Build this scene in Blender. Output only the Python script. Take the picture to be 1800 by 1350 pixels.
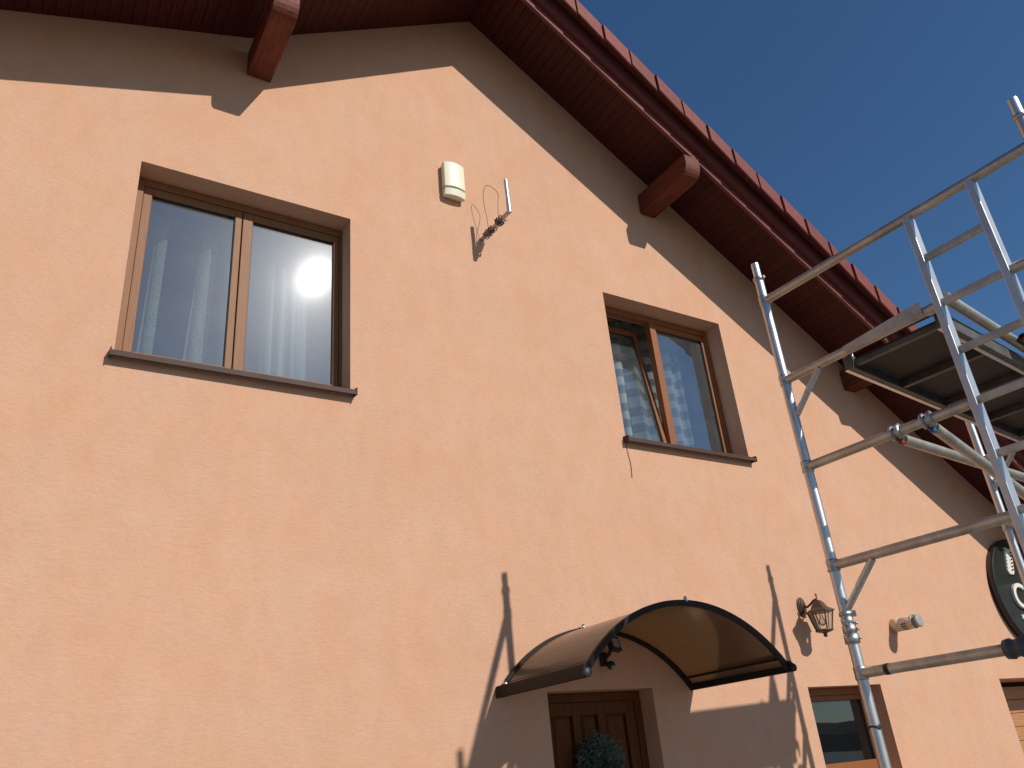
import bpy, bmesh, math, random
from mathutils import Vector, Matrix
random.seed(7)
R = math.radians
sc = bpy.context.scene
for o in list(bpy.data.objects): bpy.data.objects.remove(o)
C = sc.collection

# ------------------------------------------------------------------ camera
cam_d = bpy.data.cameras.new('camera'); cam = bpy.data.objects.new('camera', cam_d); C.objects.link(cam)
YAW, PITCH, ROLL = 0.59161, 0.44816, -0.09582
fwd = Vector((math.sin(YAW)*math.cos(PITCH), math.cos(YAW)*math.cos(PITCH), math.sin(PITCH)))
r0 = Vector((math.cos(YAW), -math.sin(YAW), 0)); u0 = r0.cross(fwd)
right = math.cos(ROLL)*r0 + math.sin(ROLL)*u0; up = -math.sin(ROLL)*r0 + math.cos(ROLL)*u0
M = Matrix((right, up, -fwd)).transposed().to_4x4(); M.translation = Vector((0, -5, 1.6))
cam.matrix_world = M
cam_d.sensor_width = 36; cam_d.lens = 36*1421.0/1800; cam_d.clip_start = .05; cam_d.clip_end = 5000
sc.camera = cam
sc.render.resolution_x = 1024; sc.render.resolution_y = 768

# ------------------------------------------------------------------ sky and sun
SUN = Vector((0.26515, -0.79042, 0.55221)).normalized()
w = bpy.data.worlds.new('World'); sc.world = w; w.use_nodes = True
nt = w.node_tree; bg = nt.nodes['Background']
sky = nt.nodes.new('ShaderNodeTexSky'); sky.sky_type = 'NISHITA'; sky.sun_disc = False
sky.sun_elevation = math.asin(SUN.z); sky.sun_rotation = math.atan2(SUN.x, SUN.y)
sky.air_density = 1.0; sky.dust_density = 0.25; sky.ozone_density = 4.5; sky.altitude = 200
sat = nt.nodes.new('ShaderNodeHueSaturation'); sat.inputs['Saturation'].default_value = 1.12
nt.links.new(sky.outputs[0], sat.inputs['Color']); nt.links.new(sat.outputs[0], bg.inputs[0]); bg.inputs[1].default_value = 0.09
ld = bpy.data.lights.new('sun', 'SUN'); ld.energy = 4.2; ld.angle = R(.53); ld.color = (1, .95, .88)
sun = bpy.data.objects.new('sun', ld); C.objects.link(sun)
sun.rotation_euler = SUN.to_track_quat('Z', 'Y').to_euler(); sun.location = SUN*40
vs = sc.view_settings; vs.view_transform = 'Standard'; vs.look = 'None'; vs.exposure = 0; vs.gamma = 1; vs.use_curve_mapping = False

# ------------------------------------------------------------------ materials
MATS = {}
def mat(name, col, rough=.6, metal=0, noise=0, nscale=20, bump=0, bscale=200, rnd=0, spec=.5, stretch=None, col2=None):
    m = bpy.data.materials.new(name); m.use_nodes = True; n = m.node_tree; b = n.nodes['Principled BSDF']
    b.inputs['Roughness'].default_value = rough; b.inputs['Metallic'].default_value = metal
    b.inputs['Specular IOR Level'].default_value = spec
    b.inputs['Base Color'].default_value = (*col, 1)
    tc = n.nodes.new('ShaderNodeTexCoord'); mp = n.nodes.new('ShaderNodeMapping')
    n.links.new(tc.outputs['Object'], mp.inputs[0])
    if stretch: mp.inputs['Scale'].default_value = stretch
    src = None
    if noise:
        t = n.nodes.new('ShaderNodeTexNoise'); t.inputs['Scale'].default_value = nscale; t.inputs['Detail'].default_value = 6
        t.inputs['Roughness'].default_value = .65
        n.links.new(mp.outputs[0], t.inputs[0])
        cr = n.nodes.new('ShaderNodeMapRange'); cr.inputs[1].default_value = .3; cr.inputs[2].default_value = .7
        n.links.new(t.outputs[0], cr.inputs[0])
        mx = n.nodes.new('ShaderNodeMix'); mx.data_type = 'RGBA'
        c2 = col2 or tuple(c*(1+noise) for c in col); c1 = tuple(c*(1-noise) for c in col)
        mx.inputs[6].default_value = (*c1, 1); mx.inputs[7].default_value = (*c2, 1)
        n.links.new(cr.outputs[0], mx.inputs[0]); src = mx.outputs[2]
    if rnd:
        oi = n.nodes.new('ShaderNodeObjectInfo'); mr = n.nodes.new('ShaderNodeMapRange')
        mr.inputs[3].default_value = 1-rnd; mr.inputs[4].default_value = 1+rnd
        n.links.new(oi.outputs['Random'], mr.inputs[0])
        m2 = n.nodes.new('ShaderNodeMix'); m2.data_type = 'RGBA'; m2.blend_type = 'MULTIPLY'; m2.inputs[0].default_value = 1
        if src: n.links.new(src, m2.inputs[6])
        else: m2.inputs[6].default_value = (*col, 1)
        n.links.new(mr.outputs[0], m2.inputs[7]); src = m2.outputs[2]
    if src: n.links.new(src, b.inputs['Base Color'])
    if bump:
        t2 = n.nodes.new('ShaderNodeTexNoise'); t2.inputs['Scale'].default_value = bscale; t2.inputs['Detail'].default_value = 4
        n.links.new(mp.outputs[0], t2.inputs[0])
        bp = n.nodes.new('ShaderNodeBump'); bp.inputs['Strength'].default_value = 1; bp.inputs['Distance'].default_value = bump
        n.links.new(t2.outputs[0], bp.inputs['Height']); n.links.new(bp.outputs[0], b.inputs['Normal'])
    MATS[name] = m; return m

def plaster():
    m = bpy.data.materials.new('plaster'); m.use_nodes = True; n = m.node_tree; b = n.nodes['Principled BSDF']; L = n.links.new
    b.inputs['Roughness'].default_value = .92; b.inputs['Specular IOR Level'].default_value = .2
    tc = n.nodes.new('ShaderNodeTexCoord')
    def noise(scale, det, stretch=None, rough=.6):
        t = n.nodes.new('ShaderNodeTexNoise'); t.inputs['Scale'].default_value = scale; t.inputs['Detail'].default_value = det; t.inputs['Roughness'].default_value = rough
        if stretch:
            mp = n.nodes.new('ShaderNodeMapping'); mp.inputs['Scale'].default_value = stretch; L(tc.outputs['Object'], mp.inputs[0]); L(mp.outputs[0], t.inputs[0])
        else: L(tc.outputs['Object'], t.inputs[0])
        return t.outputs[0]
    def rng(s, a, b_, c, d):
        r = n.nodes.new('ShaderNodeMapRange'); r.inputs[1].default_value = a; r.inputs[2].default_value = b_; r.inputs[3].default_value = c; r.inputs[4].default_value = d
        L(s, r.inputs[0]); return r.outputs[0]
    def math_(op, a, b_):
        q = n.nodes.new('ShaderNodeMath'); q.operation = op
        for i, v in enumerate((a, b_)):
            if isinstance(v, float): q.inputs[i].default_value = v
            else: L(v, q.inputs[i])
        return q.outputs[0]
    big = rng(noise(.9, 5), .3, .7, .97, 1.03)
    mid = rng(noise(7, 5, (1, 1, .55)), .3, .7, .965, 1.035)
    fine = rng(noise(42, 4, (.45, 1, 1.0), .75), .3, .7, .955, 1.045)
    grain = rng(noise(160, 3), .3, .7, .95, 1.05)
    f = math_('MULTIPLY', math_('MULTIPLY', big, mid), math_('MULTIPLY', fine, grain))
    mx = n.nodes.new('ShaderNodeMix'); mx.data_type = 'RGBA'; mx.blend_type = 'MULTIPLY'; mx.inputs[0].default_value = 1
    mx.inputs[6].default_value = (.58, .334, .213, 1)
    L(f, mx.inputs[7])
    hs = n.nodes.new('ShaderNodeHueSaturation'); L(rng(noise(2.3, 4), .3, .7, .94, 1.06), hs.inputs['Saturation']); L(mx.outputs[2], hs.inputs['Color'])
    L(hs.outputs[0], b.inputs['Base Color'])
    bp = n.nodes.new('ShaderNodeBump'); bp.inputs['Distance'].default_value = .004; bp.inputs['Strength'].default_value = .8
    L(math_('ADD', math_('MULTIPLY', noise(220, 4), .5), noise(60, 4, (.5, 1, 1))), bp.inputs['Height'])
    bp2 = n.nodes.new('ShaderNodeBump'); bp2.inputs['Distance'].default_value = .012; bp2.inputs['Strength'].default_value = .35
    L(noise(5, 4), bp2.inputs['Height']); L(bp.outputs[0], bp2.inputs['Normal'])
    L(bp2.outputs[0], b.inputs['Normal'])
    MATS['plaster'] = m
plaster()
mat('soffit', (.070, .012, .008), .55, spec=.3, noise=.3, nscale=4, stretch=(18, 1.2, 18), rnd=.14, bump=.0008, bscale=12)
mat('beam', (.135, .031, .015), .6, spec=.3, noise=.45, nscale=3, stretch=(14, 1.5, 14), bump=.002, bscale=10)
mat('barge', (.15, .040, .034), .6, spec=.25, noise=.2, nscale=5, stretch=(2, 10, 14), bump=.0008, bscale=30)
mat('backing', (.03, .009, .006), .9)
mat('tile', (.19, .05, .038), .6, spec=.25, noise=.15, nscale=14, rnd=.14, bump=.001, bscale=90)
mat('frame_wood', (.225, .102, .042), .5, spec=.22, noise=.16, nscale=5, stretch=(26, 26, 1.2), bump=.0004, bscale=30)
mat('frame_dark', (.25, .09, .03), .5, spec=.22, noise=.2, nscale=5, stretch=(26, 26, 1.2), bump=.0004, bscale=30)
mat('door_wood', (.115, .038, .011), .6, spec=.15, noise=.3, nscale=4, stretch=(22, 22, 1.2), bump=.0006, bscale=25)
mat('garage_wood', (.42, .19, .075), .5, noise=.2, nscale=4, stretch=(1.2, 22, 22), bump=.0006, bscale=25)
mat('sill', (.06, .03, .022), .6, noise=.12, nscale=9, spec=.25)
mat('gasket', (.012, .011, .01), .6)
mat('room', (.30, .27, .23), .9, noise=.1, nscale=3)
mat('alu', (.54, .54, .53), .44, metal=1, noise=.22, nscale=6, stretch=(10, 10, 1.5), bump=.0002, bscale=60)
mat('alu_bar', (.50, .465, .40), .5, metal=1, noise=.25, nscale=9, bump=.001, bscale=70)
mat('alu_bright', (.70, .70, .70), .4, metal=1, noise=.12, nscale=12)
mat('alu_stile', (.55, .56, .56), .46, metal=.88, noise=.12, nscale=9, bump=.0005, bscale=60)
mat('steel', (.42, .42, .42), .45, metal=1, noise=.3, nscale=40, bump=.001, bscale=120)
mat('tape', (.015, .015, .015), .6)
mat('rail_dark', (.16, .15, .13), .55, metal=1, noise=.25, nscale=9)
mat('plywood', (.035, .028, .02), .7, noise=.25, nscale=7, bump=.0008, bscale=60)
mat('red_plastic', (.22, .02, .015), .5); mat('blue_plastic', (.02, .08, .20), .5); mat('black_plastic', (.012, .012, .012), .45)
mat('coupler_grey', (.05, .06, .065), .5)
mat('orange_paint', (.42, .14, .04), .5, noise=.2, nscale=15)
mat('canopy_frame', (.022, .015, .011), .6, spec=.2, noise=.2, nscale=20)
mat('siren', (.74, .70, .52), .45, noise=.03, nscale=8)
mat('flue', (.62, .52, .38), .5, noise=.06, nscale=12)
mat('grey_plastic', (.30, .30, .27), .5)
mat('lantern_bronze', (.11, .068, .040), .48, metal=.55, noise=.5, nscale=60, bump=.001, bscale=80)
mat('chrome', (.7, .7, .7), .15, metal=1)
mat('cable', (.10, .055, .035), .6)
mat('wire', (.07, .062, .055), .6, noise=.4, nscale=50)
mat('sign_green', (.020, .024, .021), .42, noise=.12, nscale=6)
mat('sign_rim', (.028, .018, .015), .4)
mat('sign_letter', (.70, .67, .56), .5)
mat('leaf', (.085, .12, .085), .6, noise=.5, nscale=30)
mat('curtain_plain', (.62, .66, .66), .9)
mat('paving', (.21, .19, .165), .9, noise=.15, nscale=1.5, bump=.003, bscale=40)
mat('neighbour_wall', (.10, .10, .10), .9, noise=.1, nscale=2); mat('neighbour_roof', (.035, .028, .026), .8, noise=.2, nscale=3)
mat('hedge', (.012, .02, .008), .9, noise=.5, nscale=3)

def glass(name, fac, tint, glare=.02, halo_r=.22, core_r=.09, core=.3, dust=.04):
    m = bpy.data.materials.new(name); m.use_nodes = True; n = m.node_tree; n.nodes.clear(); L = n.links.new
    out = n.nodes.new('ShaderNodeOutputMaterial'); tr = n.nodes.new('ShaderNodeBsdfTransparent'); tr.inputs[0].default_value = (*tint, 1)
    g = n.nodes.new('ShaderNodeBsdfGlossy'); g.inputs['Roughness'].default_value = .012; g.inputs[0].default_value = (.84, .94, 1, 1)
    g2 = n.nodes.new('ShaderNodeBsdfGlossy'); g2.inputs['Roughness'].default_value = halo_r
    g3 = n.nodes.new('ShaderNodeBsdfGlossy'); g3.inputs['Roughness'].default_value = core_r
    tc = n.nodes.new('ShaderNodeTexCoord'); nz = n.nodes.new('ShaderNodeTexNoise'); nz.inputs['Scale'].default_value = 1.6; nz.inputs['Detail'].default_value = 1
    L(tc.outputs['Object'], nz.inputs[0])
    bp = n.nodes.new('ShaderNodeBump'); bp.inputs['Distance'].default_value = .0012; bp.inputs['Strength'].default_value = 1; L(nz.outputs[0], bp.inputs['Height'])
    L(bp.outputs[0], g.inputs['Normal'])
    fr = n.nodes.new('ShaderNodeFresnel'); fr.inputs[0].default_value = 1.52
    mu = n.nodes.new('ShaderNodeMath'); mu.operation = 'MULTIPLY'; mu.inputs[1].default_value = fac; mu.use_clamp = True; L(fr.outputs[0], mu.inputs[0])
    mx = n.nodes.new('ShaderNodeMixShader'); L(mu.outputs[0], mx.inputs[0]); L(tr.outputs[0], mx.inputs[1]); L(g.outputs[0], mx.inputs[2])
    md = n.nodes.new('ShaderNodeMixShader'); md.inputs[0].default_value = core; L(g2.outputs[0], md.inputs[1]); L(g3.outputs[0], md.inputs[2])
    mx2 = n.nodes.new('ShaderNodeMixShader'); mx2.inputs[0].default_value = glare; L(mx.outputs[0], mx2.inputs[1]); L(md.outputs[0], mx2.inputs[2])  # wide and core gloss lobes imitate camera bloom around the mirrored sun
    dd = n.nodes.new('ShaderNodeBsdfDiffuse'); dd.inputs[0].default_value = (.72, .84, .88, 1)
    nd = n.nodes.new('ShaderNodeTexNoise'); nd.inputs['Scale'].default_value = 5; nd.inputs['Detail'].default_value = 5; L(tc.outputs['Object'], nd.inputs[0])
    rd = n.nodes.new('ShaderNodeMapRange'); rd.inputs[1].default_value = .3; rd.inputs[2].default_value = .7; rd.inputs[3].default_value = dust*.75; rd.inputs[4].default_value = dust*1.25; L(nd.outputs[0], rd.inputs[0])
    mx3 = n.nodes.new('ShaderNodeMixShader'); L(rd.outputs[0], mx3.inputs[0]); L(mx2.outputs[0], mx3.inputs[1]); L(dd.outputs[0], mx3.inputs[2])
    L(mx3.outputs[0], out.inputs[0]); MATS[name] = m
glass('window_glass', 4.2, (.82, .88, .88), .007, .27, .105, .14)
glass('window_glass_clear', 3.0, (.80, .84, .84), .004, .27, .105, .14)
glass('dark_glass', 1.9, (.6, .6, .6), .002, .27, .105, .14, .006)
glass('lantern_glass', 1.2, (.95, .95, .93), .03, .3)

def polycarb():
    m = bpy.data.materials.new('polycarbonate'); m.use_nodes = True; n = m.node_tree; n.nodes.clear(); L = n.links.new
    out = n.nodes.new('ShaderNodeOutputMaterial')
    tr = n.nodes.new('ShaderNodeBsdfTransparent'); tr.inputs[0].default_value = (.45, .34, .23, 1)
    df = n.nodes.new('ShaderNodeBsdfDiffuse'); df.inputs[0].default_value = (.075, .054, .036, 1)
    tl = n.nodes.new('ShaderNodeBsdfTranslucent'); tl.inputs[0].default_value = (.85, .60, .36, 1)
    g = n.nodes.new('ShaderNodeBsdfGlossy'); g.inputs['Roughness'].default_value = .2
    a = n.nodes.new('ShaderNodeMixShader'); a.inputs[0].default_value = .55; L(df.outputs[0], a.inputs[1]); L(tl.outputs[0], a.inputs[2])
    b = n.nodes.new('ShaderNodeMixShader'); b.inputs[0].default_value = .62; L(tr.outputs[0], b.inputs[1]); L(a.outputs[0], b.inputs[2])
    fr = n.nodes.new('ShaderNodeFresnel'); fr.inputs[0].default_value = 1.5
    c = n.nodes.new('ShaderNodeMixShader'); L(fr.outputs[0], c.inputs[0]); L(b.outputs[0], c.inputs[1]); L(g.outputs[0], c.inputs[2])
    L(c.outputs[0], out.inputs[0]); MATS['polycarbonate'] = m
polycarb()

def lace(name, kind):
    m = bpy.data.materials.new(name); m.use_nodes = True; n = m.node_tree; n.nodes.clear(); L = n.links.new
    out = n.nodes.new('ShaderNodeOutputMaterial')
    df = n.nodes.new('ShaderNodeBsdfDiffuse'); tl = n.nodes.new('ShaderNodeBsdfTranslucent'); tr = n.nodes.new('ShaderNodeBsdfTransparent')
    col = {'lace': (.62, .62, .50, 1), 'sheer': (.55, .66, .68, 1), 'stripe': (.82, .84, .80, 1)}[kind]
    df.inputs[0].default_value = col; tl.inputs[0].default_value = col
    a = n.nodes.new('ShaderNodeMixShader'); a.inputs[0].default_value = .35; L(df.outputs[0], a.inputs[1]); L(tl.outputs[0], a.inputs[2])
    tc = n.nodes.new('ShaderNodeTexCoord')
    mr = n.nodes.new('ShaderNodeMapRange')
    if kind == 'lace':
        v = n.nodes.new('ShaderNodeTexVoronoi'); v.feature = 'DISTANCE_TO_EDGE'; v.inputs['Scale'].default_value = 75; L(tc.outputs['Object'], v.inputs[0])
        mr.inputs[1].default_value = .02; mr.inputs[2].default_value = .2; mr.inputs[3].default_value = .5; mr.inputs[4].default_value = .95; L(v.outputs[0], mr.inputs[0])
    elif kind == 'sheer':
        v = n.nodes.new('ShaderNodeTexNoise'); v.inputs['Scale'].default_value = 3
        mp = n.nodes.new('ShaderNodeMapping'); mp.inputs['Scale'].default_value = (6, 6, .2); L(tc.outputs['Object'], mp.inputs[0]); L(mp.outputs[0], v.inputs[0])
        mr.inputs[1].default_value = .3; mr.inputs[2].default_value = .7; mr.inputs[3].default_value = .3; mr.inputs[4].default_value = .75; L(v.outputs[0], mr.inputs[0])
    else:
        v = n.nodes.new('ShaderNodeTexWave'); v.wave_type = 'BANDS'; v.bands_direction = 'Z'; v.inputs['Scale'].default_value = 1.7; v.inputs['Distortion'].default_value = 2.6; v.inputs['Detail'].default_value = 2
        L(tc.outputs['Object'], v.inputs[0])
        mr.inputs[1].default_value = .42; mr.inputs[2].default_value = .58; mr.inputs[3].default_value = .34; mr.inputs[4].default_value = .8; L(v.outputs[0], mr.inputs[0])
    b = n.nodes.new('ShaderNodeMixShader'); L(mr.outputs[0], b.inputs[0]); L(tr.outputs[0], b.inputs[1]); L(a.outputs[0], b.inputs[2])
    L(b.outputs[0], out.inputs[0]); MATS[name] = m
lace('lace', 'lace'); lace('sheer', 'sheer'); lace('striped_sheer', 'stripe')

# ------------------------------------------------------------------ mesh helpers
class MB:
    def __init__(s): s.v = []; s.f = []; s.smooth = []
    def add(s, vs, fs, smooth=False):
        o = len(s.v); s.v += [tuple(p) for p in vs]; s.f += [tuple(i+o for i in f) for f in fs]; s.smooth += [smooth]*len(fs); return s
    def box(s, x0, x1, y0, y1, z0, z1, M=None):
        p = [Vector(q) for q in ((x0,y0,z0),(x1,y0,z0),(x1,y1,z0),(x0,y1,z0),(x0,y0,z1),(x1,y0,z1),(x1,y1,z1),(x0,y1,z1))]
        if M: p = [M @ q for q in p]
        return s.add(p, [(0,3,2,1),(4,5,6,7),(0,1,5,4),(1,2,6,5),(2,3,7,6),(3,0,4,7)])
    def quad(s, *p): return s.add(p, [tuple(range(len(p)))])
    def prism(s, poly, ax, a, b, M=None):
        # poly: 2D points; ax: extrusion axis. x -> poly(y,z); y -> poly(x,z); z -> poly(x,y)
        def mk(t, p):
            q = {'x': (t, p[0], p[1]), 'y': (p[0], t, p[1]), 'z': (p[0], p[1], t)}[ax]
            return M @ Vector(q) if M else Vector(q)
        n = len(poly); vs = [mk(a, p) for p in poly]+[mk(b, p) for p in poly]
        return s.add(vs, [tuple(range(n))[::-1], tuple(range(n, 2*n))]+[(i, (i+1) % n, n+(i+1) % n, n+i) for i in range(n)])
    def tube(s, pts, r, n=14, cap=True, radii=None):
        pts = [Vector(p) for p in pts]; rings = []; base = len(s.v); vs = []
        t0 = (pts[1]-pts[0]).normalized(); a = t0.orthogonal().normalized()
        for i, p in enumerate(pts):
            t = (pts[min(i+1, len(pts)-1)]-pts[max(i-1, 0)]).normalized()
            a = (a-t*a.dot(t)).normalized(); b = t.cross(a); rr = radii[i] if radii else r
            vs += [p+(a*math.cos(2*math.pi*k/n)+b*math.sin(2*math.pi*k/n))*rr for k in range(n)]
        fs = []
        for i in range(len(pts)-1):
            fs += [(i*n+k, i*n+(k+1) % n, (i+1)*n+(k+1) % n, (i+1)*n+k) for k in range(n)]
        s.add(vs, fs, True)
        if cap: s.add(vs[:n], [tuple(range(n))[::-1]]); s.add(vs[-n:], [tuple(range(n))])
        return s
    def lathe(s, prof, M, n=24, smooth=True):
        vs = []; fs = []
        for r, h in prof:
            vs += [M @ Vector((r*math.cos(2*math.pi*k/n), r*math.sin(2*math.pi*k/n), h)) for k in range(n)]
        for i in range(len(prof)-1):
            fs += [(i*n+k, i*n+(k+1) % n, (i+1)*n+(k+1) % n, (i+1)*n+k) for k in range(n)]
        return s.add(vs, fs, smooth)
    def mesh(s, name, m):
        me = bpy.data.meshes.new(name); me.from_pydata(s.v, [], s.f)
        me.polygons.foreach_set('use_smooth', s.smooth); me.materials.append(MATS[m])
        bm = bmesh.new(); bm.from_mesh(me); bmesh.ops.recalc_face_normals(bm, faces=bm.faces); bm.to_mesh(me); bm.free()
        return me
    def build(s, name, m, parent=None, bevel=0, weld=False):
        o = bpy.data.objects.new(name, s.mesh(name, m)); C.objects.link(o)
        if parent: o.parent = parent; o.matrix_parent_inverse = parent.matrix_world.inverted() if False else Matrix()
        if bevel:
            b = o.modifiers.new('bevel', 'BEVEL'); b.width = bevel; b.segments = 2; b.limit_method = 'ANGLE'; b.angle_limit = R(40)
        return o
def link(name, me, parent, loc=(0,0,0)):
    o = bpy.data.objects.new(name, me); C.objects.link(o); o.parent = parent; o.location = loc; return o
def thing(name, label, cat, group=None):
    o = bpy.data.objects.new(name, None); o.empty_display_size = .1; C.objects.link(o); return tag(o, label, cat, group)
def tag(o, label, cat, group=None):
    o['label'] = label; o['category'] = cat
    if group: o['group'] = group
    return o
def frame_of(p, axis, spin=0):
    q = Vector(axis).normalized().to_track_quat('Z', 'Y'); return Matrix.Translation(Vector(p)) @ q.to_matrix().to_4x4() @ Matrix.Rotation(spin, 4, 'Z')
def rect_frame(mb, x0, x1, z0, z1, wl, wr, wb, wt, y0, y1, M=None):
    # four butted bars: stiles full height, rails between
    mb.box(x0, x0+wl, y0, y1, z0, z1, M); mb.box(x1-wr, x1, y0, y1, z0, z1, M)
    mb.box(x0+wl, x1-wr, y0+.001, y1-.001, z0, z0+wb, M); mb.box(x0+wl, x1-wr, y0+.001, y1-.001, z1-wt, z1, M); return mb

# ------------------------------------------------------------------ ground
g = MB(); g.quad((-2000, -2000, 0), (2000, -2000, 0), (2000, 2000, 0), (-2000, 2000, 0))
go = g.build('ground', 'paving'); go['kind'] = 'structure'

# ------------------------------------------------------------------ house shell
house = thing('house', 'peach rendered gabled house with red brown eaves and tiled roof', 'house')
XA, ZA = 3.26, 8.705                     # apex of the gable on the wall face
XB = 1.08                                # where the left slope turns flatter
MR, ML, MF = .655, .642, .362
XL, XR = -4.6, 12.4
def soff(x):
    if x >= XA: return ZA-MR*(x-XA)
    if x >= XB: return ZA-ML*(XA-x)
    return ZA-ML*(XA-XB)-MF*(XB-x)
HOLES = [(.395, 1.952, 4.175, 5.725), (4.505, 6.052, 4.160, 5.690), (3.405, 4.372, 0.0, 2.10), (6.135, 7.152, 1.28, 2.060), (9.18, 11.4, 0.0, 2.065)]
HD = {9.18: .62}
WL, WR, DEPTH = -4.0, 11.7, .36
wm = MB()
xs = sorted({WL, WR, XA, XB, *[h[0] for h in HOLES], *[h[1] for h in HOLES]})
for a, b in zip(xs, xs[1:]):
    cur = [(h[2], h[3]) for h in HOLES if h[0] <= a+1e-6 and h[1] >= b-1e-6]; z = 0
    for lo, hi in sorted(cur):
        if lo > z:
            wm.quad((a, 0, z), (b, 0, z), (b, 0, lo), (a, 0, lo)); wm.quad((a, DEPTH, z), (b, DEPTH, z), (b, DEPTH, lo), (a, DEPTH, lo))
        z = hi
    for y in (0, DEPTH): wm.quad((a, y, z), (b, y, z), (b, y, soff(b)+.06), (a, y, soff(a)+.06))
for x0, x1, z0, z1 in HOLES:
    DP = HD.get(x0, DEPTH)
    wm.quad((x0, 0, z0), (x0, DP, z0), (x0, DP, z1), (x0, 0, z1)); wm.quad((x1, 0, z0), (x1, 0, z1), (x1, DP, z1), (x1, DP, z0))
    wm.quad((x0, 0, z1), (x0, DP, z1), (x1, DP, z1), (x1, 0, z1))
    if z0 > 0: wm.quad((x0, 0, z0), (x1, 0, z0), (x1, DP, z0), (x0, DP, z0))
wm.build('wall', 'plaster', house)
sm = MB(); sm.box(WL, WL+.3, DEPTH, 9.0, 0, soff(WL)+.04); sm.box(WR-.3, WR, DEPTH, 9.0, 0, soff(WR)+.2); sm.box(WL, WR, 9.0, 9.3, 0, 3.0)
sm.build('side_wall', 'plaster', house)
# rooms behind the openings
for x0, x1, z0, z1 in HOLES:
    rm = MB(); X0, X1, Z0, Z1, Y1 = x0-.5, x1+.5, max(z0-.7, 0.01), z1+.35, 2.6
    if z1 < 2.5: X0, X1 = x0-.05, x1+.05
    DEPTH_ = HD.get(x0, DEPTH)
    rm.quad((X0, DEPTH+.01, Z0), (X1, DEPTH+.01, Z0), (X1, Y1, Z0), (X0, Y1, Z0)); rm.quad((X0, DEPTH+.01, Z1), (X1, DEPTH+.01, Z1), (X1, Y1, Z1), (X0, Y1, Z1))
    rm.quad((X0, DEPTH+.01, Z0), (X0, Y1, Z0), (X0, Y1, Z1), (X0, DEPTH+.01, Z1)); rm.quad((X1, DEPTH+.01, Z0), (X1, Y1, Z0), (X1, Y1, Z1), (X1, DEPTH+.01, Z1))
    rm.quad((X0, Y1, Z0), (X1, Y1, Z0), (X1, Y1, Z1), (X0, Y1, Z1))
    rm.build('room_lining', 'room', house)

# sheared slabs that follow the roof line
BR = [XL, XB, XA, XR]
def slab(mb, xa, xb, y0, y1, oa, ob):
    xs = [xa]+[x for x in BR if xa < x < xb]+[xb]
    oa = oa if callable(oa) else (lambda x, o=oa: o); ob = ob if callable(ob) else (lambda x, o=ob: o)
    for a, b in zip(xs, xs[1:]):
        vs = [(a,y0,soff(a)+oa(a)),(b,y0,soff(b)+oa(b)),(b,y1,soff(b)+oa(b)),(a,y1,soff(a)+oa(a)),(a,y0,soff(a)+ob(a)),(b,y0,soff(b)+ob(b)),(b,y1,soff(b)+ob(b)),(a,y1,soff(a)+ob(a))]
        fs = [(0,3,2,1),(4,5,6,7),(0,1,5,4),(2,3,7,6)]
        if a == xa: fs.append((3,0,4,7))
        if b == xb: fs.append((1,2,6,5))
        mb.add(vs, fs)
    return mb
def drop(x):            # the barge board hangs lower on the steep slopes
    if x >= XB: return -.25
    return -.25+.09*min(1, (XB-x)/.25)
soffit = slab(MB(), XL, XR, -.70, 9.0, .026, .07).build('soffit', 'backing', house)
PW = .081
def plank_mesh(m):
    p = MB(); gp = .0012
    x0, x1 = gp, PW-gp; c = .003
    # board with eased long edges
    prof = [(x0, .026), (x0, .003), (x0+c, 0), (x1-c, 0), (x1, .003), (x1, .026)]
    n = len(prof); vs = [(x, -.698, z-m*x) for x, z in prof]+[(x, -.002, z-m*x) for x, z in prof]
    p.add(vs, [tuple(range(n)), tuple(range(n, 2*n))]+[(i, (i+1) % n, n+(i+1) % n, n+i) for i in range(n)])
    return p.mesh('plank', 'soffit')
pr, pl, pf = plank_mesh(MR), plank_mesh(-ML), plank_mesh(-MF)
def planks(me, xa, xb):
    x = xa
    while x < xb-PW*.5:
        link('plank', me, soffit, (x, 0, soff(x+1e-6)+random.uniform(-.0008, .0008))); x += PW
planks(pr, XA+.001, XR); planks(pl, XB+.001, XA-.03); planks(pf, XB-PW*70, XB-.001)
bb = slab(MB(), XL, XR, -.735, -.70, drop, .12); bb.build('barge_board', 'barge', house)
b2 = slab(MB(), XL, XR, -.79, -.736, lambda x: drop(x)+.108, .10); b2.build('upper_barge_board', 'barge', house)
# purlins with rounded tails
def purlin(x0, x1, zb, zt):
    yE, yC = -.748, -.635; prof = [(-.002, zt), (-.002, zb), (yC, zb)]
    prof += [(yC+(yE-yC)*math.sin(a), zb+.15*(1-math.cos(a))) for a in [R(t) for t in (15, 30, 45, 60, 75, 90)]]
    prof += [(yE, zt-.012), (yE+.012, zt)]
    MB().prism(prof, 'x', x0, x1).build('purlin_beam', 'beam', house, bevel=.008)
purlin(1.062, 1.258, 6.88, 7.125); purlin(5.212, 5.41, 6.852, 7.09); purlin(7.935, 8.13, 5.235, 5.475)
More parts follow.
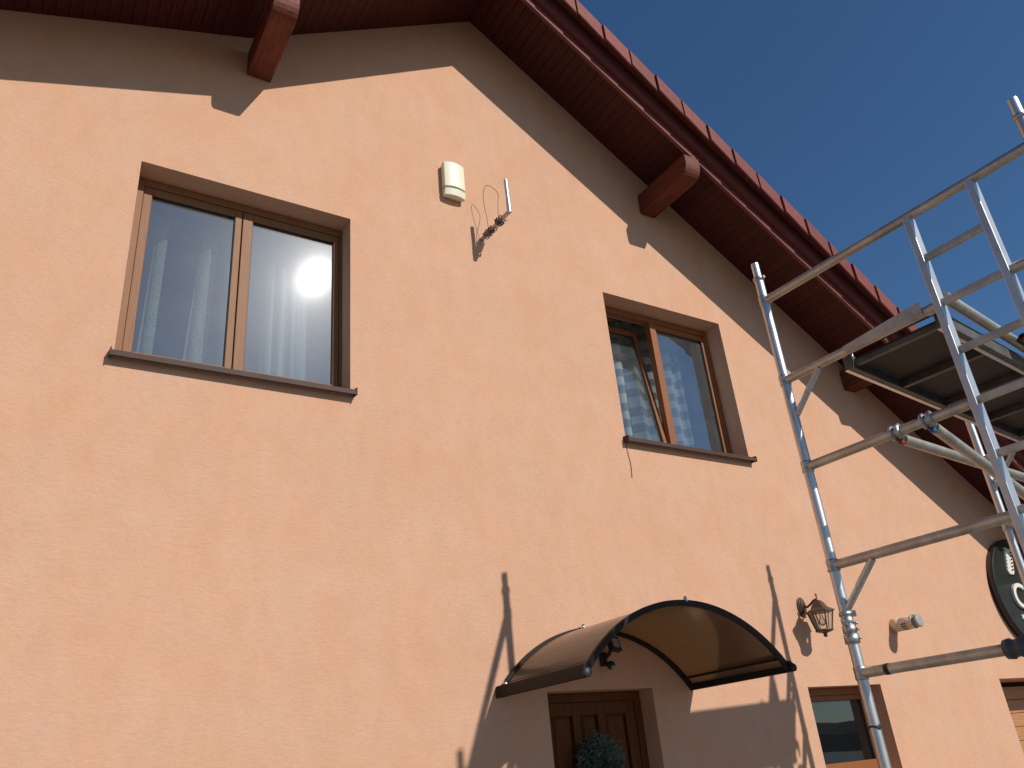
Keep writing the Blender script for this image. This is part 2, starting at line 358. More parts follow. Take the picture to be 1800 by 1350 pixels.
# roof covering and verge tiles
roof = slab(MB(), XL, XR, -.86, 9.4, .10, .15).build('roof', 'tile', house)
TS = .305
def verge_tile(m, sgn):
    # local x runs down the slope; cloaked verge: top flange and hanging flap; lower end sits proud
    t = MB(); L_ = TS+.02
    def P(s, y, o): return (sgn*s, y-.022*(1-s/TS), -m*s+o+(.022 if o > 0 else .010)*s/TS)
    yo, yi, th = -.908, -.55, .016
    prof = [(yi, .155), (yi, .175), (yo+.02, .165), (yo, .148), (yo-.002, -.050), (yo+th, -.050), (yo+th, .135)]
    n = len(prof)
    vs = [P(0, y, o) for y, o in prof]+[P(L_-(.012 if i in (4, 5) else 0), y, o) for i, (y, o) in enumerate(prof)]
    t.add(vs, [tuple(range(n)), tuple(range(n, 2*n))]+[(i, (i+1) % n, n+(i+1) % n, n+i) for i in range(n)])
    return t.mesh('tile', 'tile')
tr_, tl_, tf_ = verge_tile(MR, 1), verge_tile(ML, -1), verge_tile(MF, -1)
x = XA+.06
while x < XR-.1: link('tile', tr_, roof, (x, random.uniform(-.004, .004), soff(x)+random.uniform(-.004, .004))); x += TS
x = XA-.06
while x > XB+.1: link('tile', tl_, roof, (x, 0, soff(x))); x -= TS
while x > XL: link('tile', tf_, roof, (x, 0, soff(x)+.02)); x -= TS

# ------------------------------------------------------------------ windows
def pane_part(par, x0, x1, z0, z1, y, M=None, m='window_glass'):
    p = MB(); q = [Vector((x0, y, z0)), Vector((x1, y, z0)), Vector((x1, y, z1)), Vector((x0, y, z1))]
    q2 = [v+Vector((0, .02, 0)) for v in q]
    if M: q = [M @ v for v in q]
    p.add(q, [(0, 1, 2, 3)]); o = p.build('pane', m, par)
    if o.data.polygons[0].normal.y > 0: o.data.flip_normals()
    return o
def gasket(par, x0, x1, z0, z1, y, M=None):
    rect_frame(MB(), x0-.012, x1+.012, z0-.012, z1+.012, .016, .016, .016, .016, y-.008, y+.008, M).build('gasket', 'gasket', par)
def sill(par, x0, x1, z):
    s = MB(); pr = [(.19, z+.030), (-.062, z-.002), (-.066, z-.006), (-.066, z-.040), (-.062, z-.040), (-.060, z-.010), (.19, z+.020)]
    s.prism(pr, 'x', x0-.022, x1+.022)
    for xx in (x0-.030, x1+.022): s.prism([(-.070, z-.044), (-.002, z-.036), (-.002, z+.022), (-.070, z+.012)], 'x', xx, xx+.008)
    s.build('sill', 'sill', par)
def window(x0, x1, z0, z1, y, m, tilt=0, sashes=2):
    fm = MB().quad if False else None
    fr_ = .055 if tilt else .018
    f = rect_frame(MB(), x0, x1, z0+.03, z1, .055, fr_, .05, .06, y, y+.075)
    win = f.build('window', m, house, bevel=.004)
    a, b, zb, zt = x0+.055, x1-fr_, z0+.082, z1-.062
    xm = (a+b)/2-(.02 if tilt else .035); ys = y+.012
    if tilt: MB().box(xm-.022, xm+.05, y+.002, y+.075, zb-.002, zt+.002).build('mullion', m, win, bevel=.004)
    spans = [(a+.002, xm-.004), (xm+.004, b-.002)] if not tilt else [(a+.002, xm-.024), (xm+.052, b-.002)]
    for i, (p, q) in enumerate(spans):
        M_ = None
        if tilt and i == 0:
            M_ = Matrix.Translation((0, ys+.02, zb)) @ Matrix.Rotation(-tilt, 4, 'X') @ Matrix.Translation((0, -ys, -zb))
        wl, wr = (.058, .05) if i == 0 else (.075, .045)
        if tilt: wl, wr = (.05, .05) if i == 0 else (.018, .03)
        rect_frame(MB(), p, q, zb, zt, wl, wr, .055, .06, ys, ys+.06, M_).build('sash', m, win, bevel=.004)
        gl = (p+wl, q-wr, zb+.055, zt-.06)
        gasket(win, gl[0], gl[1], gl[2], gl[3], ys+.020, M_)
        pane_part(win, gl[0]-.004, gl[1]+.004, gl[2]-.004, gl[3]+.004, ys+.024, M_, 'window_glass_clear' if M_ else 'window_glass')
    sill(win, x0, x1, z0)
    return win
window(.397, 1.950, 4.175, 5.723, .175, 'frame_wood')
window(4.507, 6.050, 4.160, 5.688, .19, 'frame_dark', tilt=R(7.5))
# small ground floor window: one sash, deep lower rail
sw = rect_frame(MB(), 6.137, 7.150, 1.28, 2.058, .055, .055, .06, .06, .15, .22).build('window', 'frame_dark', house, bevel=.004)
rect_frame(MB(), 6.194, 7.093, 1.342, 1.996, .045, .05, .10, .045, .162, .222).build('sash', 'frame_dark', sw, bevel=.004)
gasket(sw, 6.239, 7.043, 1.442, 1.951, .182); pane_part(sw, 6.235, 7.047, 1.438, 1.955, .187, None, 'dark_glass')
# right ground floor opening: timber garage door boards
gd = MB().box(9.185, 11.395, .50, .52, .01, 2.06).build('garage_door', 'backing', house)
z = .03
while z < 2.0:
    MB().box(9.2, 11.38, .44, .499, z, z+.138).build('board', 'garage_wood', gd, bevel=.006); z += .142
# front door
dr = rect_frame(MB(), 3.407, 4.370, .01, 2.098, .062, .062, .02, .062, .155, .23).build('door', 'door_wood', house, bevel=.004)
leaf = MB(); P3 = [(3.535, 3.722), (3.79, 3.95), (4.02, 4.218)]; zt_, zb_ = 1.945, 1.12
leaf.box(3.471, 4.306, .20, .24, .03, 2.034)
xs = [3.471]+[v for p in P3 for v in p]+[4.306]
for i in range(0, len(xs), 2): leaf.box(xs[i], xs[i+1], .168, .199, .03, 2.034)
for a, b in P3: leaf.box(a, b, .169, .199, zt_, 2.034); leaf.box(a, b, .169, .199, .03, zb_)
leaf.build('door_leaf', 'door_wood', dr, bevel=.003)
for a, b in P3:
    MB().prism([(a+.012, .192), (a+.035, .174), (b-.035, .174), (b-.012, .192)], 'z', zb_+.02, zt_-.02).build('door_panel', 'door_wood', dr)
MB().box(4.225, 4.262, .15, .167, .92, 1.14).tube([(4.243, .15, 1.06), (4.243, .10, 1.06), (4.13, .10, 1.06)], .009).build('door_handle', 'steel', dr)

# ------------------------------------------------------------------ curtains
def curtain(name, label, m, x0, x1, z0, z1, y, waves, amp, lean=0, flare=0):
    c = MB(); nx, nz = max(12, int(waves*12)), 24; vs = []
    for j in range(nz+1):
        t = j/nz
        for i in range(nx+1):
            s = i/nx; xx = x0+(x1-x0)*(.5+(s-.5)*(1+flare*(1-t)))+lean*(1-t)
            ph = 2*math.pi*waves*s
            vs.append((xx+.012*math.sin(ph*1.7+t*2), y+amp*math.sin(ph+.8*math.sin(3*t))*(1+.3*math.sin(5*s+t)), z0+(z1-z0)*t))
    c.add(vs, [(j*(nx+1)+i, j*(nx+1)+i+1, (j+1)*(nx+1)+i+1, (j+1)*(nx+1)+i) for j in range(nz) for i in range(nx)], True)
    return tag(c.build(name, m), label, 'curtain', 'curtains behind the upstairs windows')
curtain('lace_curtain', 'narrow lace curtain strip nearest the left jamb of the sun-struck window', 'lace', .60, .70, 3.9, 5.9, .46, .8, .03, lean=-.05)
curtain('lace_curtain', 'wider lace curtain strip in the left pane of the sun-struck window', 'lace', .94, 1.05, 3.9, 5.9, .46, 1.2, .03, lean=-.07, flare=.5)
curtain('sheer_curtain', 'plain sheer curtain beside the centre bars, left pane of sun-struck window', 'sheer', 1.12, 1.26, 3.9, 5.9, .50, .9, .02, lean=-.02)
curtain('sheer_curtain', 'pale sheer curtain in the right pane of the sun-struck window', 'sheer', 1.42, 1.78, 3.9, 5.9, .48, 4.2, .035)
curtain('striped_curtain', 'pale banded curtain behind the tilted open sash', 'striped_sheer', 4.72, 5.72, 3.9, 5.9, .60, 4.5, .045)
curtain('striped_curtain', 'pale banded curtain behind the fixed pane right of the tilted sash', 'striped_sheer', 5.60, 5.88, 3.9, 5.9, .52, 1.6, .035)

# ------------------------------------------------------------------ door canopy
can = thing('door_canopy', 'arched bronze polycarbonate canopy with dark frame above the front door', 'canopy')
CX, CH, ZB, RISE = 3.888, .885, 2.10, .43
RC = (CH*CH+RISE*RISE)/(2*RISE); ZC = ZB+RISE-RC; A0 = math.asin(CH/RC)
def arc(r, n=40, a=A0): return [(CX+r*math.sin(-a+2*a*k/n), ZC+r*math.cos(-a+2*a*k/n)) for k in range(n+1)]
def arc_band(mb, r0, r1, y0, y1, n=40):
    p, q = arc(r0, n), arc(r1, n)
    for k in range(n):
        a, b, c, d = p[k], p[k+1], q[k+1], q[k]
        vs = [(a[0],y0,a[1]),(b[0],y0,b[1]),(c[0],y0,c[1]),(d[0],y0,d[1]),(a[0],y1,a[1]),(b[0],y1,b[1]),(c[0],y1,c[1]),(d[0],y1,d[1])]
        fs = [(0,1,2,3),(4,7,6,5),(0,4,5,1),(3,2,6,7)]
        if k == 0: fs.append((0,3,7,4))
        if k == n-1: fs.append((1,5,6,2))
        mb.add(vs, fs)
    return mb
o = arc_band(MB(), RC-.006, RC-.002, -.985, -.012).build('roof_sheet', 'polycarbonate', can)
for p in o.data.polygons: p.use_smooth = False
arc_band(MB(), RC-.028, RC+.010, -1.005, -.975).build('front_arch', 'canopy_frame', can, bevel=.003)
arc_band(MB(), RC-.030, RC+.012, -.045, -.004).build('wall_arch', 'canopy_frame', can, bevel=.003)
for s in (-1, 1):
    x = CX+s*CH
    g_ = MB().prism([(x-.02, ZB-.03), (x+.02, ZB-.03), (x+.026, ZB-.01), (x+.02, ZB+.028), (x-.012, ZB+.045), (x-.02, ZB+.02)], 'y', -1.02, -.003)
    g_.build('side_rail', 'canopy_frame', can, bevel=.003)
    MB().box(x-.075*s-.018, x-.075*s+.018, -.97, -.05, ZB+.052, ZB+.066).build('clamp_strip', 'canopy_frame', can)
    MB().lathe([(0, 0), (.026, 0), (.026, .018), (0, .018)], frame_of((x, -1.02, ZB-.004), (0, -1, 0)), 18).build('end_cap', 'coupler_grey' if s < 0 else 'canopy_frame', can)
for px, py in ((-.85, -.06), (-.12, -.03), (.02, -.99)):
    a = math.asin(px/RC); MB().lathe([(0, .03), (.012, .026), (.016, 0), (.016, -.01)], frame_of((CX+px, py, ZC+(RC+.008)*math.cos(a)), (math.sin(a), 0, math.cos(a))), 14).build('screw', 'chrome', can)

# ------------------------------------------------------------------ wall fittings
fl = thing('floodlight', 'small black floodlight with motion sensor under the door canopy', 'floodlight')
MB().box(3.90, 3.955, -.03, -.001, 2.26, 2.36).build('wall_plate', 'black_plastic', fl, bevel=.004)
MB().tube([(3.93, -.03, 2.31), (3.93, -.085, 2.335), (3.94, -.11, 2.37)], .014).build('bracket', 'black_plastic', fl)
Mf = Matrix.Translation((3.95, -.135, 2.40)) @ Matrix.Rotation(R(-18), 4, 'X') @ Matrix.Rotation(R(12), 4, 'Z')
MB().box(-.055, .055, -.018, .024, -.055, .055, Mf).build('housing', 'black_plastic', fl, bevel=.006)
MB().box(-.034, .034, -.0205, -.0185, -.034, .034, Mf).build('lens', 'grey_plastic', fl)
MB().lathe([(0, .03), (.018, .028), (.03, .012), (.032, 0), (.03, -.012), (.02, -.026), (0, -.03)], frame_of((3.925, -.10, 2.255), (.1, -.6, -.6)), 18).build('sensor', 'black_plastic', fl)
MB().lathe([(0, .043), (.014, .038), (.02, .026), (.018, .02)], frame_of((3.925, -.10, 2.255), (.1, -.6, -.6)), 18).build('sensor_lens', 'grey_plastic', fl)
MB().tube([(3.925, -.02, 2.28), (3.925, -.09, 2.262)], .013).build('sensor_arm', 'black_plastic', fl)

ln = thing('wall_lantern', 'bronze glass wall lantern on an oval plate right of the canopy', 'lantern')
def oval(mb, cx, cz, rx, rz, y0, y1, n=28):
    return mb.prism([(cx+rx*math.cos(2*math.pi*k/n), cz+rz*math.sin(2*math.pi*k/n)) for k in range(n)], 'y', y1, y0)
LX, LY, LZ = 6.298, -.19, 2.745
pm = MB(); oval(pm, LX, LZ, .056, .088, 0-.001, -.014); oval(pm, LX, LZ, .045, .074, -.0142, -.024); oval(pm, LX, LZ, .03, .055, -.0242, -.036)
pm.build('wall_plate', 'lantern_bronze', ln, bevel=.003)
MB().lathe([(0, .02), (.012, .012), (.006, 0)], frame_of((LX, -.02, LZ-.083), (0, -.2, -1)), 12).build('plate_tip', 'lantern_bronze', ln)
MB().tube([(LX, -.03, LZ+.005), (LX, -.07, LZ-.012), (LX, -.11, LZ+.005), (LX, -.15, LZ+.03), (LX, LY, LZ+.035)], .011, 12, radii=[.016, .011, .010, .010, .011]).build('arm', 'lantern_bronze', ln)
T = Matrix.Translation((LX, LY, 0))
MB().lathe([(0, 2.83), (.008, 2.825), (.010, 2.815), (.005, 2.805), (.006, 2.77), (.012, 2.765)], T, 12).build('finial', 'lantern_bronze', ln)
MB().lathe([(0, 2.77), (.03, 2.765), (.055, 2.735), (.075, 2.70), (.128, 2.672), (.130, 2.664), (.118, 2.664), (0, 2.668)], T, 6, False).build('lantern_roof', 'lantern_bronze', ln)
for k in range(6):
    a = 2*math.pi*k/6; MB().tube([(LX+.108*math.cos(a), LY+.108*math.sin(a), 2.664), (LX+.066*math.cos(a), LY+.066*math.sin(a), 2.505)], .0065, 6).build('post', 'lantern_bronze', ln)
    b_ = 2*math.pi*(k+1)/6
    q = MB(); q.quad((LX+.104*math.cos(a), LY+.104*math.sin(a), 2.662), (LX+.104*math.cos(b_), LY+.104*math.sin(b_), 2.662), (LX+.063*math.cos(b_), LY+.063*math.sin(b_), 2.508), (LX+.063*math.cos(a), LY+.063*math.sin(a), 2.508)); q.build('pane', 'lantern_glass', ln)
MB().lathe([(0, 2.512), (.078, 2.512), (.078, 2.50), (.05, 2.49), (.02, 2.482), (.014, 2.474), (.02, 2.464), (.012, 2.452), (0, 2.448)], T, 12).build('base', 'lantern_bronze', ln)
MB().lathe([(.013, 2.664), (.013, 2.62), (.026, 2.60), (.030, 2.58), (.022, 2.555), (0, 2.545)], T, 14).build('bulb', 'lantern_glass', ln)

fv = thing('flue_terminal', 'cream boiler flue pipe stub with slots and grey end cap', 'flue')
VX, VZ, VR = 7.605, 2.592, .062; FM = frame_of((VX, -.001, VZ), (0, -1, 0))
MB().lathe([(0, 0), (VR+.002, 0), (VR+.002, .088), (VR-.002, .09), (VR-.002, .094), (VR, .096), (VR, .225), (VR-.008, .23), (0, .23)], FM, 32).build('pipe', 'flue', fv)
for k, a in enumerate((188, 208, 228, 252, 275)):
    th = R(a); nrm = Vector((math.cos(th), 0, math.sin(th))); Mt = Matrix.Translation(Vector((VX, -.145, VZ))+nrm*VR) @ nrm.to_track_quat('Z', 'Y').to_matrix().to_4x4()
    d = Mt.inverted().to_3x3() @ Vector((0, 1, 0))
    if abs(d.x) > abs(d.y): MB().box(-.03, .03, -.0055, .0055, -.002, .0015, Mt).build('slot', 'black_plastic', fv)
    else: MB().box(-.0055, .0055, -.03, .03, -.002, .0015, Mt).build('slot', 'black_plastic', fv)
MB().lathe([(0, .231), (.055, .231), (.055, .245), (.034, .247), (.034, .262), (.058, .264), (.06, .285), (.05, .292), (.018, .29), (0, .286)], FM, 28).build('end_cap', 'grey_plastic', fv)
MB().lathe([(VR+.001, .218), (VR+.004, .22), (VR+.004, .236), (VR+.001, .238)], FM, 28).build('end_ring', 'alu', fv)

sb = thing('alarm_siren', 'cream alarm siren box with a dark curved slot high on the gable', 'siren')
MB().box(2.808, 3.002, -.03, -.001, 6.243, 6.59).build('back_plate', 'siren', sb, bevel=.006)
def bowed(z0, z1, d0, nx=12, x0=2.802, x1=3.008):
    m_ = MB(); pf = [(x0, -.0305), (x1, -.0305)]+[(x1-(x1-x0)*k/nx, -d0-.024*(1-(2*k/nx-1)**2)) for k in range(nx+1)]
    return m_.prism(pf, 'z', z0, z1)
bowed(6.318, 6.595, .075).build('cover', 'siren', sb, bevel=.006)
bowed(6.300, 6.3175, .058, x0=2.808, x1=3.002).build('slot', 'black_plastic', sb)
lowm = MB(); nx = 12; x0, x1 = 2.802, 3.008
top = [(x1-(x1-x0)*k/nx, -.075-.024*(1-(2*k/nx-1)**2)) for k in range(nx+1)]; bot = [(x1-(x1-x0)*k/nx, -.062-.02*(1-(2*k/nx-1)**2)) for k in range(nx+1)]
rt = [(x0, -.0305), (x1, -.0305)]+top; rb = [(x0, -.0305), (x1, -.0305)]+bot; n_ = len(rt)
lowm.add([(a, b, 6.2995) for a, b in rt]+[(a, b, 6.232) for a, b in rb], [tuple(range(n_)), tuple(range(n_, 2*n_))]+[(i, (i+1) % n_, n_+(i+1) % n_, n_+i) for i in range(n_)])
lowm.build('lower_cover', 'siren', sb, bevel=.005)
MB().lathe([(0, .002), (.005, .001), (.005, 0)], frame_of((2.91, -.07, 6.2315), (0, 0, -1)), 10).build('screw', 'black_plastic', sb)

ab = thing('antenna_bracket', 'bent steel antenna bracket wrapped in loose cable beside the alarm box', 'bracket')
A, B, T_ = Vector((3.186, -.004, 5.90)), Vector((3.235, -.40, 5.945)), Vector((3.228, -.40, 6.282))
MB().tube([A, A.lerp(B, .5), B-(B-A).normalized()*.012], .019, 14).build('arm', 'steel', ab)
MB().tube([B-Vector((0, 0, .012)), B+(T_-B)*.35], .021, 16).tube([B+(T_-B)*.35, T_], .0185, 16).build('mast', 'alu_stile', ab)
def coil(c, r, ln_, turns, ax, jit):
    F = frame_of(c, ax); pts = []
    for k in range(int(turns*14)+1):
        t = k/14; pts.append(F @ Vector(((r+jit*random.random())*math.cos(6.283*t), (r+jit*random.random())*math.sin(6.283*t), ln_*(t/turns-.5)+jit*random.uniform(-.6, .6))))
    return pts
ax = B-A
MB().tube(coil(A.lerp(B, .66), .024, .075, 5, ax, .02), .0042, 6).build('cable_knot', 'wire', ab)
MB().tube(coil(A.lerp(B, .27), .023, .12, 6, ax, .018), .0042, 6).build('cable_knot', 'wire', ab)
MB().tube([A.lerp(B, .22)+Vector((-.015, -.015, .01))]+[A.lerp(B, .2+.45*k/10)+Vector((.012*math.sin(k*1.9), -.01, -.028+.010*math.cos(k*2.3))) for k in range(11)], .0042, 6).build('cable_knot', 'wire', ab)
def bez(P_, n=30):
    P_ = [Vector(p) for p in P_]; out = []
    for i in range(len(P_)-1):
        a, b, c, d = P_[max(i-1, 0)], P_[i], P_[i+1], P_[min(i+2, len(P_)-1)]
        for k in range(n if i == len(P_)-2 else n):
            t = k/n; out.append(.5*((2*b)+(c-a)*t+(2*a-5*b+4*c-d)*t*t+(3*b-a-3*c+d)*t**3))
    out.append(P_[-1]); return out
k0, k1 = A.lerp(B, .25), A.lerp(B, .62)
MB().tube(bez([k0, k0+Vector((-.01, -.01, .12)), k0+Vector((-.045, -.03, .33)), k0+Vector((-.04, -.05, .44)), k0+Vector((-.005, -.07, .47)), k0+Vector((.06, -.11, .38)), k1+Vector((.0, -.01, .17)), k1], 8), .0026, 6).build('cable_loop', 'cable', ab)
tag(MB().tube(bez([(4.502, -.012, 4.15), (4.497, -.008, 4.05), (4.512, -.006, 3.93), (4.503, -.006, 3.80)], 8), .0028, 6).build('loose_wire', 'wire'), 'thin loose wire hanging below the sill of the tilted window', 'wire')

wr = thing('wreath', 'round grey green wreath of thin leaves hung on the front door', 'wreath')
MB().tube([(3.845+.13*math.cos(2*math.pi*k/24), .10, 1.60+.13*math.sin(2*math.pi*k/24)) for k in range(25)], .05, 8, cap=False).build('ring', 'backing', wr)
lf = MB()
for k in range(2600):
    th = random.uniform(0, 2*math.pi); ph = random.uniform(0, 2*math.pi); rr = .07*random.random()**.4+.015; mj = .115+random.uniform(-.03, .02)
    c = Vector((3.845+(mj+rr*math.cos(ph))*math.cos(th), .085-abs(rr*math.sin(ph))*.9, 1.60+(mj+rr*math.cos(ph))*math.sin(th)))
    d = (c-Vector((3.845, .14, 1.60))).normalized()+Vector((random.gauss(0, .7), random.gauss(0, .5), random.gauss(0, .7))); d.normalize()
    if c.y+d.y*.05 > .145: d.y = -abs(d.y)
    s_ = d.cross(Vector((random.random(), random.random(), random.random()))).normalized()*.0034; l_ = random.uniform(.025, .055); bend = Vector((0, random.uniform(-.008, .008), -.01))
    lf.add([c-s_, c+s_, c+d*l_*.55+s_*1.3+bend*.4, c+d*l_*.55-s_*1.3+bend*.4, c+d*l_+bend], [(0, 1, 2, 3), (3, 2, 4)])
lfo = lf.build('leaves', 'leaf', wr); lfo['kind'] = 'stuff'

# sign on the wall, its right half beyond the picture
sg = thing('round_sign', 'large round dark sign with raised cream emblem and lettering on the wall', 'sign')
SX, SZ, SR = 10.24, 2.98, .64
MB().lathe([(0, .002), (SR, .002), (SR, .07), (SR-.012, .08)], frame_of((SX, 0, SZ), (0, -1, 0)), 72).build('rim', 'sign_rim', sg)
MB().lathe([(SR-.012, .079), (SR-.014, .074), (0, .074)], frame_of((SX, 0, SZ), (0, -1, 0)), 72).build('face', 'sign_green', sg)
cu = bpy.data.curves.new('letter', 'FONT'); cu.body = 'C'; cu.size = .40; cu.extrude = .015; cu.offset = .004
lo = bpy.data.objects.new('letter', cu); C.objects.link(lo)
dg = bpy.context.evaluated_depsgraph_get(); lme = bpy.data.meshes.new_from_object(lo.evaluated_get(dg)); bpy.data.objects.remove(lo)
lme.materials.clear(); lme.materials.append(MATS['sign_letter'])
lt = link('letter', lme, sg, (SX-.38, -.092, SZ-.18)); lt.rotation_euler = (R(90), 0, 0)
for k in range(7):
    for s in (-1, 1):
        z = SZ+.20+.042*k; c = Vector((SX-.235+.05*k*.35+s*.006, -.086, z)); Ml = Matrix.Translation(c) @ Matrix.Rotation(-s*R(48), 4, 'Y')
        MB().prism([(0, 0), (.024, .035), (.02, .075), (0, .105), (-.02, .075), (-.024, .035)], 'y', -.012, .012, Ml).build('emblem_leaf', 'sign_letter', sg)
MB().prism([(SX-.31+.018*(1 if k % 2 == 0 else .45)*math.cos(math.pi*k/5)*2, SZ-.28+.018*(1 if k % 2 == 0 else .45)*math.sin(math.pi*k/5)*2) for k in range(10)], 'y', -.094, -.074).build('emblem_star', 'sign_letter', sg)

# ------------------------------------------------------------------ scaffold tower
sf = thing('scaffold_tower', 'aluminium mobile scaffold tower with ladder frame and plywood platform', 'scaffold')
O = Vector((3.87, -2.2, 0)); DA = Vector((.067, -.998, 0)).normalized(); DL = Vector((2.722, .348, 0)); LN = DL.length; DL.normalize()
def FP(u, z, l=0.0): return O+DA*u+DL*l+Vector((0, 0, z))
TR, W_ = .0285, 1.652
def end_frame(l, near):
    zl = Vector((0, 0, 1)); dz = 0 if near else -.05
    for u in (0, W_):
        MB().tube([FP(u, .22, l), FP(u, 4.33+dz, l)], TR, 20).build('upright', 'alu', sf)
        MB().tube([FP(u, 4.33+dz, l), FP(u, 4.448+dz, l)], TR*.86, 18).build('spigot', 'alu_bright', sf)
        c = MB().lathe([(TR, -.012), (TR+.006, -.010), (TR+.007, .010), (TR, .014)], Matrix.Translation(FP(u, 4.33+dz, l)), 20); c.box(-.008, .008, -TR-.018, -TR, -.008, .008, Matrix.Translation(FP(u, 4.33+dz, l)))
        c.build('collar', 'steel', sf)
        j = MB(); z0 = 2.06
        for (a, b, e) in ((0, .05, .010), (.052, .095, .007), (.10, .135, .003), (.14, .165, .006)):
            j.lathe([(TR, a), (TR+e, a+.002), (TR+e, b-.002), (TR, b)], Matrix.Translation(FP(u, z0, l)), 20)
        j.box(TR-.004, TR+.024, -.010, .010, .135, .165, Matrix.Translation(FP(u, z0, l)) @ Matrix.Rotation(R(-60), 4, 'Z'))
        for zz in (.025, .07, .10): j.box(-TR-.017, -TR, -.007, .007, zz-.007, zz+.007, Matrix.Translation(FP(u, z0, l)) @ Matrix.Rotation(R(20), 4, 'Z')); j.lathe([(0, .016), (.008, .014), (.008, 0)], frame_of(FP(u, z0+zz, l)+Vector((.012, -TR-.004, 0)), (.3, -1, 0)), 8)
        j.build('joint_sleeve', 'steel', sf)
        MB().lathe([(0, .02), (.07, .02), (.075, .05), (.075, .15), (.06, .17), (.02, .19), (.02, .22)], Matrix.Translation(FP(u, -.02, l)), 16).build('castor', 'black_plastic', sf)
    bars = [4.165, 3.60, 3.045, 2.472, 1.913, 1.35, .785, .35]
    for z in bars:
        spans = [(0, W_)] if (z > 4 or z < .5) else [(0, .97), (1.35, W_)]
        for a, b in spans:
            MB().tube([FP(a+.02 if a == 0 else a, z+dz, l), FP(b-.02 if b == W_ else b, z+dz, l)], TR*.93, 18).build('crossbar', 'alu_bar', sf)
        for u in (0, W_):
            MB().lathe([(TR, -.034), (TR+.004, -.032), (TR+.0055, -.02), (TR+.0035, -.01), (TR+.0035, .012), (TR+.0055, .022), (TR+.004, .032), (TR, .034)], Matrix.Translation(FP(u, z+dz, l)), 20).build('weld_collar', 'steel', sf)
    for z in (3.60, 2.472, 1.35):
        for u, s in ((0, 1), (W_, -1)):
            MB().tube([FP(u+s*.235, z-.02+dz, l), FP(u+s*.02, z-.235+dz, l)], .019, 12).build('gusset', 'alu', sf)
    ang = math.atan2(DA.y, DA.x)
    for u in (.985, 1.335):
        Ms = Matrix.Translation(FP(u, 0, l)) @ Matrix.Rotation(ang, 4, 'Z')
        MB().box(-.018, .018, -.036, .036, .36+dz, 4.15+dz, Ms).build('ladder_stile', 'alu_stile', sf, bevel=.003)
    for k in range(14):
        z = 3.882-.2785*k
        if z < .4: break
        Mr = Matrix.Translation(FP(1.16, z+dz, l)) @ Matrix.Rotation(ang, 4, 'Z')
        MB().box(-.161, .161, -.017, .017, -.017, .017, Mr).build('rung', 'alu_bar', sf, bevel=.004)
end_frame(0, True); end_frame(LN, False)
# tape marks on the near frame
for z in (1.70, 1.69): pass
MB().lathe([(TR, -.015), (TR+.0012, -.014), (TR+.0012, .014), (TR, .016)], Matrix.Translation(FP(0, 1.655)) @ Matrix.Rotation(R(28), 4, 'Y'), 16).build('tape_mark', 'tape', sf)
MB().lathe([(TR*.93, -.014), (TR*.93+.0012, -.013), (TR*.93+.0012, .013), (TR*.93, .014)], frame_of(FP(.155, 1.913), DA), 16).build('tape_mark', 'tape', sf)
# platform
pf_ = MB(); y0, y1, zp = .345, .945, 3.53
angl = math.atan2(DL.y, DL.x); MP = Matrix.Translation(FP(0, 0)) @ Matrix.Rotation(angl, 4, 'Z')   # local x along, -y outward
dv = DL*LN+DA*.07+Vector((0, 0, -.06)); dv.normalize(); dy = Vector((0, 0, 1)).cross(dv).normalized(); dn = dv.cross(dy)
MP2 = Matrix((dv, dy, dn)).transposed().to_4x4(); MP2.translation = FP(0, 0)
plat = MB().box(.035, LN-.035, -y1+.055, -y0-.055, zp+.055, zp+.069, MP2).build('platform', 'plywood', sf)
for a, b in ((-y0-.05, -y0), (-y1, -y1+.05)):
    MB().box(.0, LN-.02, a, b, zp+.002, zp+.085, MP2).build('side_rail', 'rail_dark', plat, bevel=.004)
    MB().box(.0, LN-.02, b-.018, b+.004, zp-.002, zp+.0015, MP2).build('rail_flange', 'alu_bright', plat)
for xx in (.025, LN-.055): MB().box(xx, xx+.03, -y1+.051, -y0-.051, zp+.02, zp+.052, MP2).build('end_rail', 'rail_dark', plat)
for k in range(1, 5):
    xx = LN*k/5; MB().box(xx, xx+.035, -y1+.051, -y0-.051, zp+.008, zp+.053, MP2).build('cross_member', 'rail_dark', plat)
for yy in (-y0-.02, -y1+.03):
    for xx in (-.035, LN-.045):
        MB().prism([(xx, zp+.115), (xx, zp+.075), (xx+.008, zp+.075), (xx+.012, zp+.104), (xx+.066, zp+.104), (xx+.066, zp+.04), (xx+.078, zp+.04), (xx+.08, zp+.135), (xx+.02, zp+.135)], 'y', yy-.03, yy+.03, MP2).build('hook', 'alu_bright', plat, bevel=.003)
MB().prism([(.43, zp+.085), (.90, zp+.122), (.90, zp+.05), (.43, zp+.05)], 'x', -.036, -.030, Matrix.Translation(FP(0, 0)) @ Matrix(((DL.x, DA.x, 0, 0), (DL.y, DA.y, 0, 0), (0, 0, 1, 0), (0, 0, 0, 1)))).build('end_plate', 'alu_bar', plat)
MB().box(-.036, .034, -y1+.02, -y0-.02, zp+.100, zp+.105, MP2).build('sun_blocker', 'rail_dark', plat)  # added strip over the bar, blocks sun to shade the wall beside the door
MB().box(-.045, -.015, -y1-.01, -y1+.012, zp+.115, zp+.15, MP2).build('latch', 'black_plastic', plat)
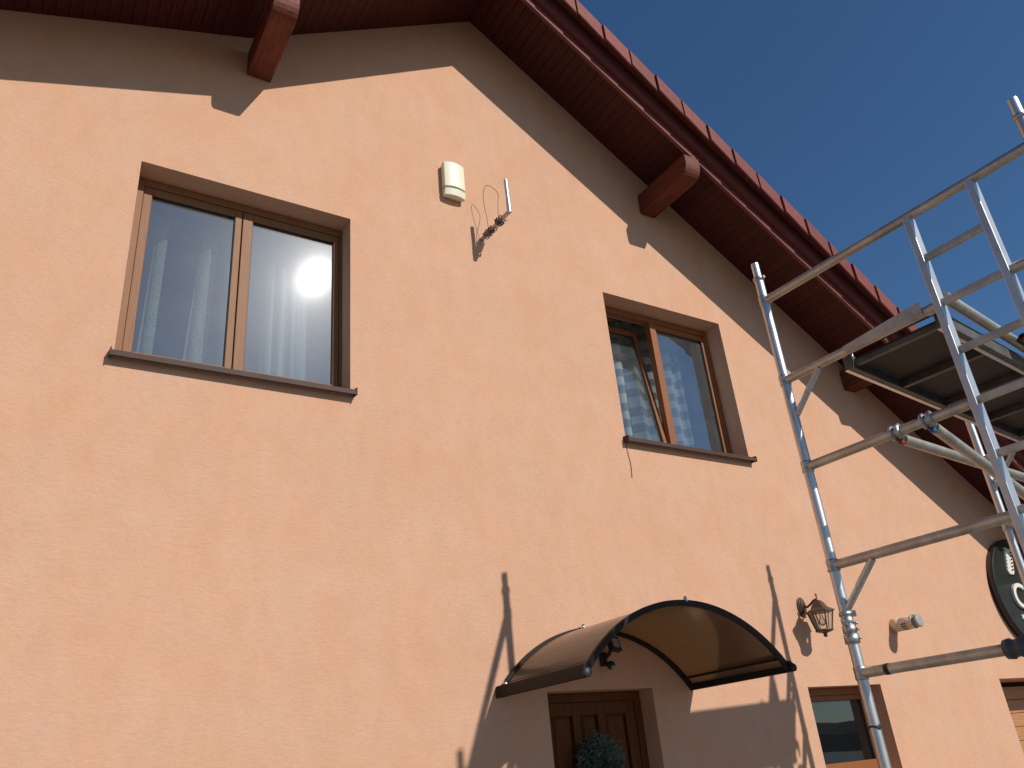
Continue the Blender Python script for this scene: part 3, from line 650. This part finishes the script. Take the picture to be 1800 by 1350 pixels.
# braces between the two end frames
def claw(u, z, l, m):
    c = MB(); F = frame_of(FP(u, z, l), DA)
    for h in (-.026, .012):
        c.lathe([(TR*.93, h), (TR+.013, h+.001), (TR+.016, h+.012), (TR, h+.019)], F, 16)
    c.build('claw', 'steel', sf)
    MB().box(-.022, .022, -.012, .012, -.014, .014, Matrix.Translation(FP(u, z-.047, l+.035)) @ Matrix.Rotation(angl, 4, 'Z')).build('trigger', m, sf, bevel=.004)
def brace(u0, z0, u1, z1, m0, m1='red_plastic', l0=.05, mt='alu_bar'):
    a, b = FP(u0, z0-.03, l0), FP(u1, z1-.03, LN-.05)
    MB().tube([a, b], .029, 18).build('brace', mt, sf)
    if m0: claw(u0, z0, 0, m0); claw(u1, z1, LN, m1)
brace(.56, 3.045, .56, 3.10, 'red_plastic'); brace(.735, 3.045, .735, 2.42, 'blue_plastic', 'blue_plastic')
brace(1.0, 3.69, 1.0, 3.63, None)
brace(.62, 1.35, .62, 1.30, 'red_plastic')
# guard rails on the street side of the platform
MB().tube([FP(1.06, 3.62, .95), FP(1.06, 3.36, LN-.05)], .030, 16).build('brace_sleeve', 'orange_paint', sf)
MB().lathe([(.03, -.03), (.036, -.028), (.036, .028), (.03, .03)], frame_of(FP(1.06, 3.62, .95), DL), 16).build('brace_clamp', 'black_plastic', sf)
cp = MB(); F = frame_of(FP(.79, 1.913), DA)
cp.lathe([(TR*.93, -.05), (TR+.014, -.048), (TR+.018, -.02), (TR+.010, -.01), (TR+.010, .01), (TR+.018, .02), (TR+.014, .05), (TR*.93, .052)], F, 18)
cp.build('coupler', 'coupler_grey', sf)
MB().box(-.004, .004, -.03, .03, 3.36, 3.40, Matrix.Translation(FP(1.357, 0)) @ Matrix.Rotation(math.atan2(DA.y, DA.x), 4, 'Z')).build('clip', 'red_plastic', sf)

# ------------------------------------------------------------------ what the lower glass mirrors: the low house across the way
nb = thing('neighbour_house', 'low dark hip roofed house across the way mirrored in the small window', 'house')
Mn = Matrix.Translation((152, -118, 0)) @ Matrix.Rotation(R(38), 4, 'Z')
MB().box(-22, 22, -5, 5, 0, 3.4, Mn).build('wall', 'neighbour_wall', nb)
v = [Mn @ Vector(p) for p in ((-22.6, -5.6, 3.39), (22.6, -5.6, 3.39), (22.6, 5.6, 3.39), (-22.6, 5.6, 3.39), (-17, 0, 5.7), (17, 0, 5.7))]
rf = MB().add(v, [(0, 1, 5, 4), (2, 3, 4, 5), (1, 2, 5), (3, 0, 4), (0, 3, 2, 1)]).build('roof', 'neighbour_roof', nb)
MB().box(-4, -3.2, -.4, .4, 5.2, 6.6, Mn).build('chimney', 'neighbour_wall', rf)
for k in range(7):
    x = -19+6.2*k; MB().box(x, x+1.6, 5.0, 5.06, 1.1, 2.5, Mn).build('window', 'gasket', nb)
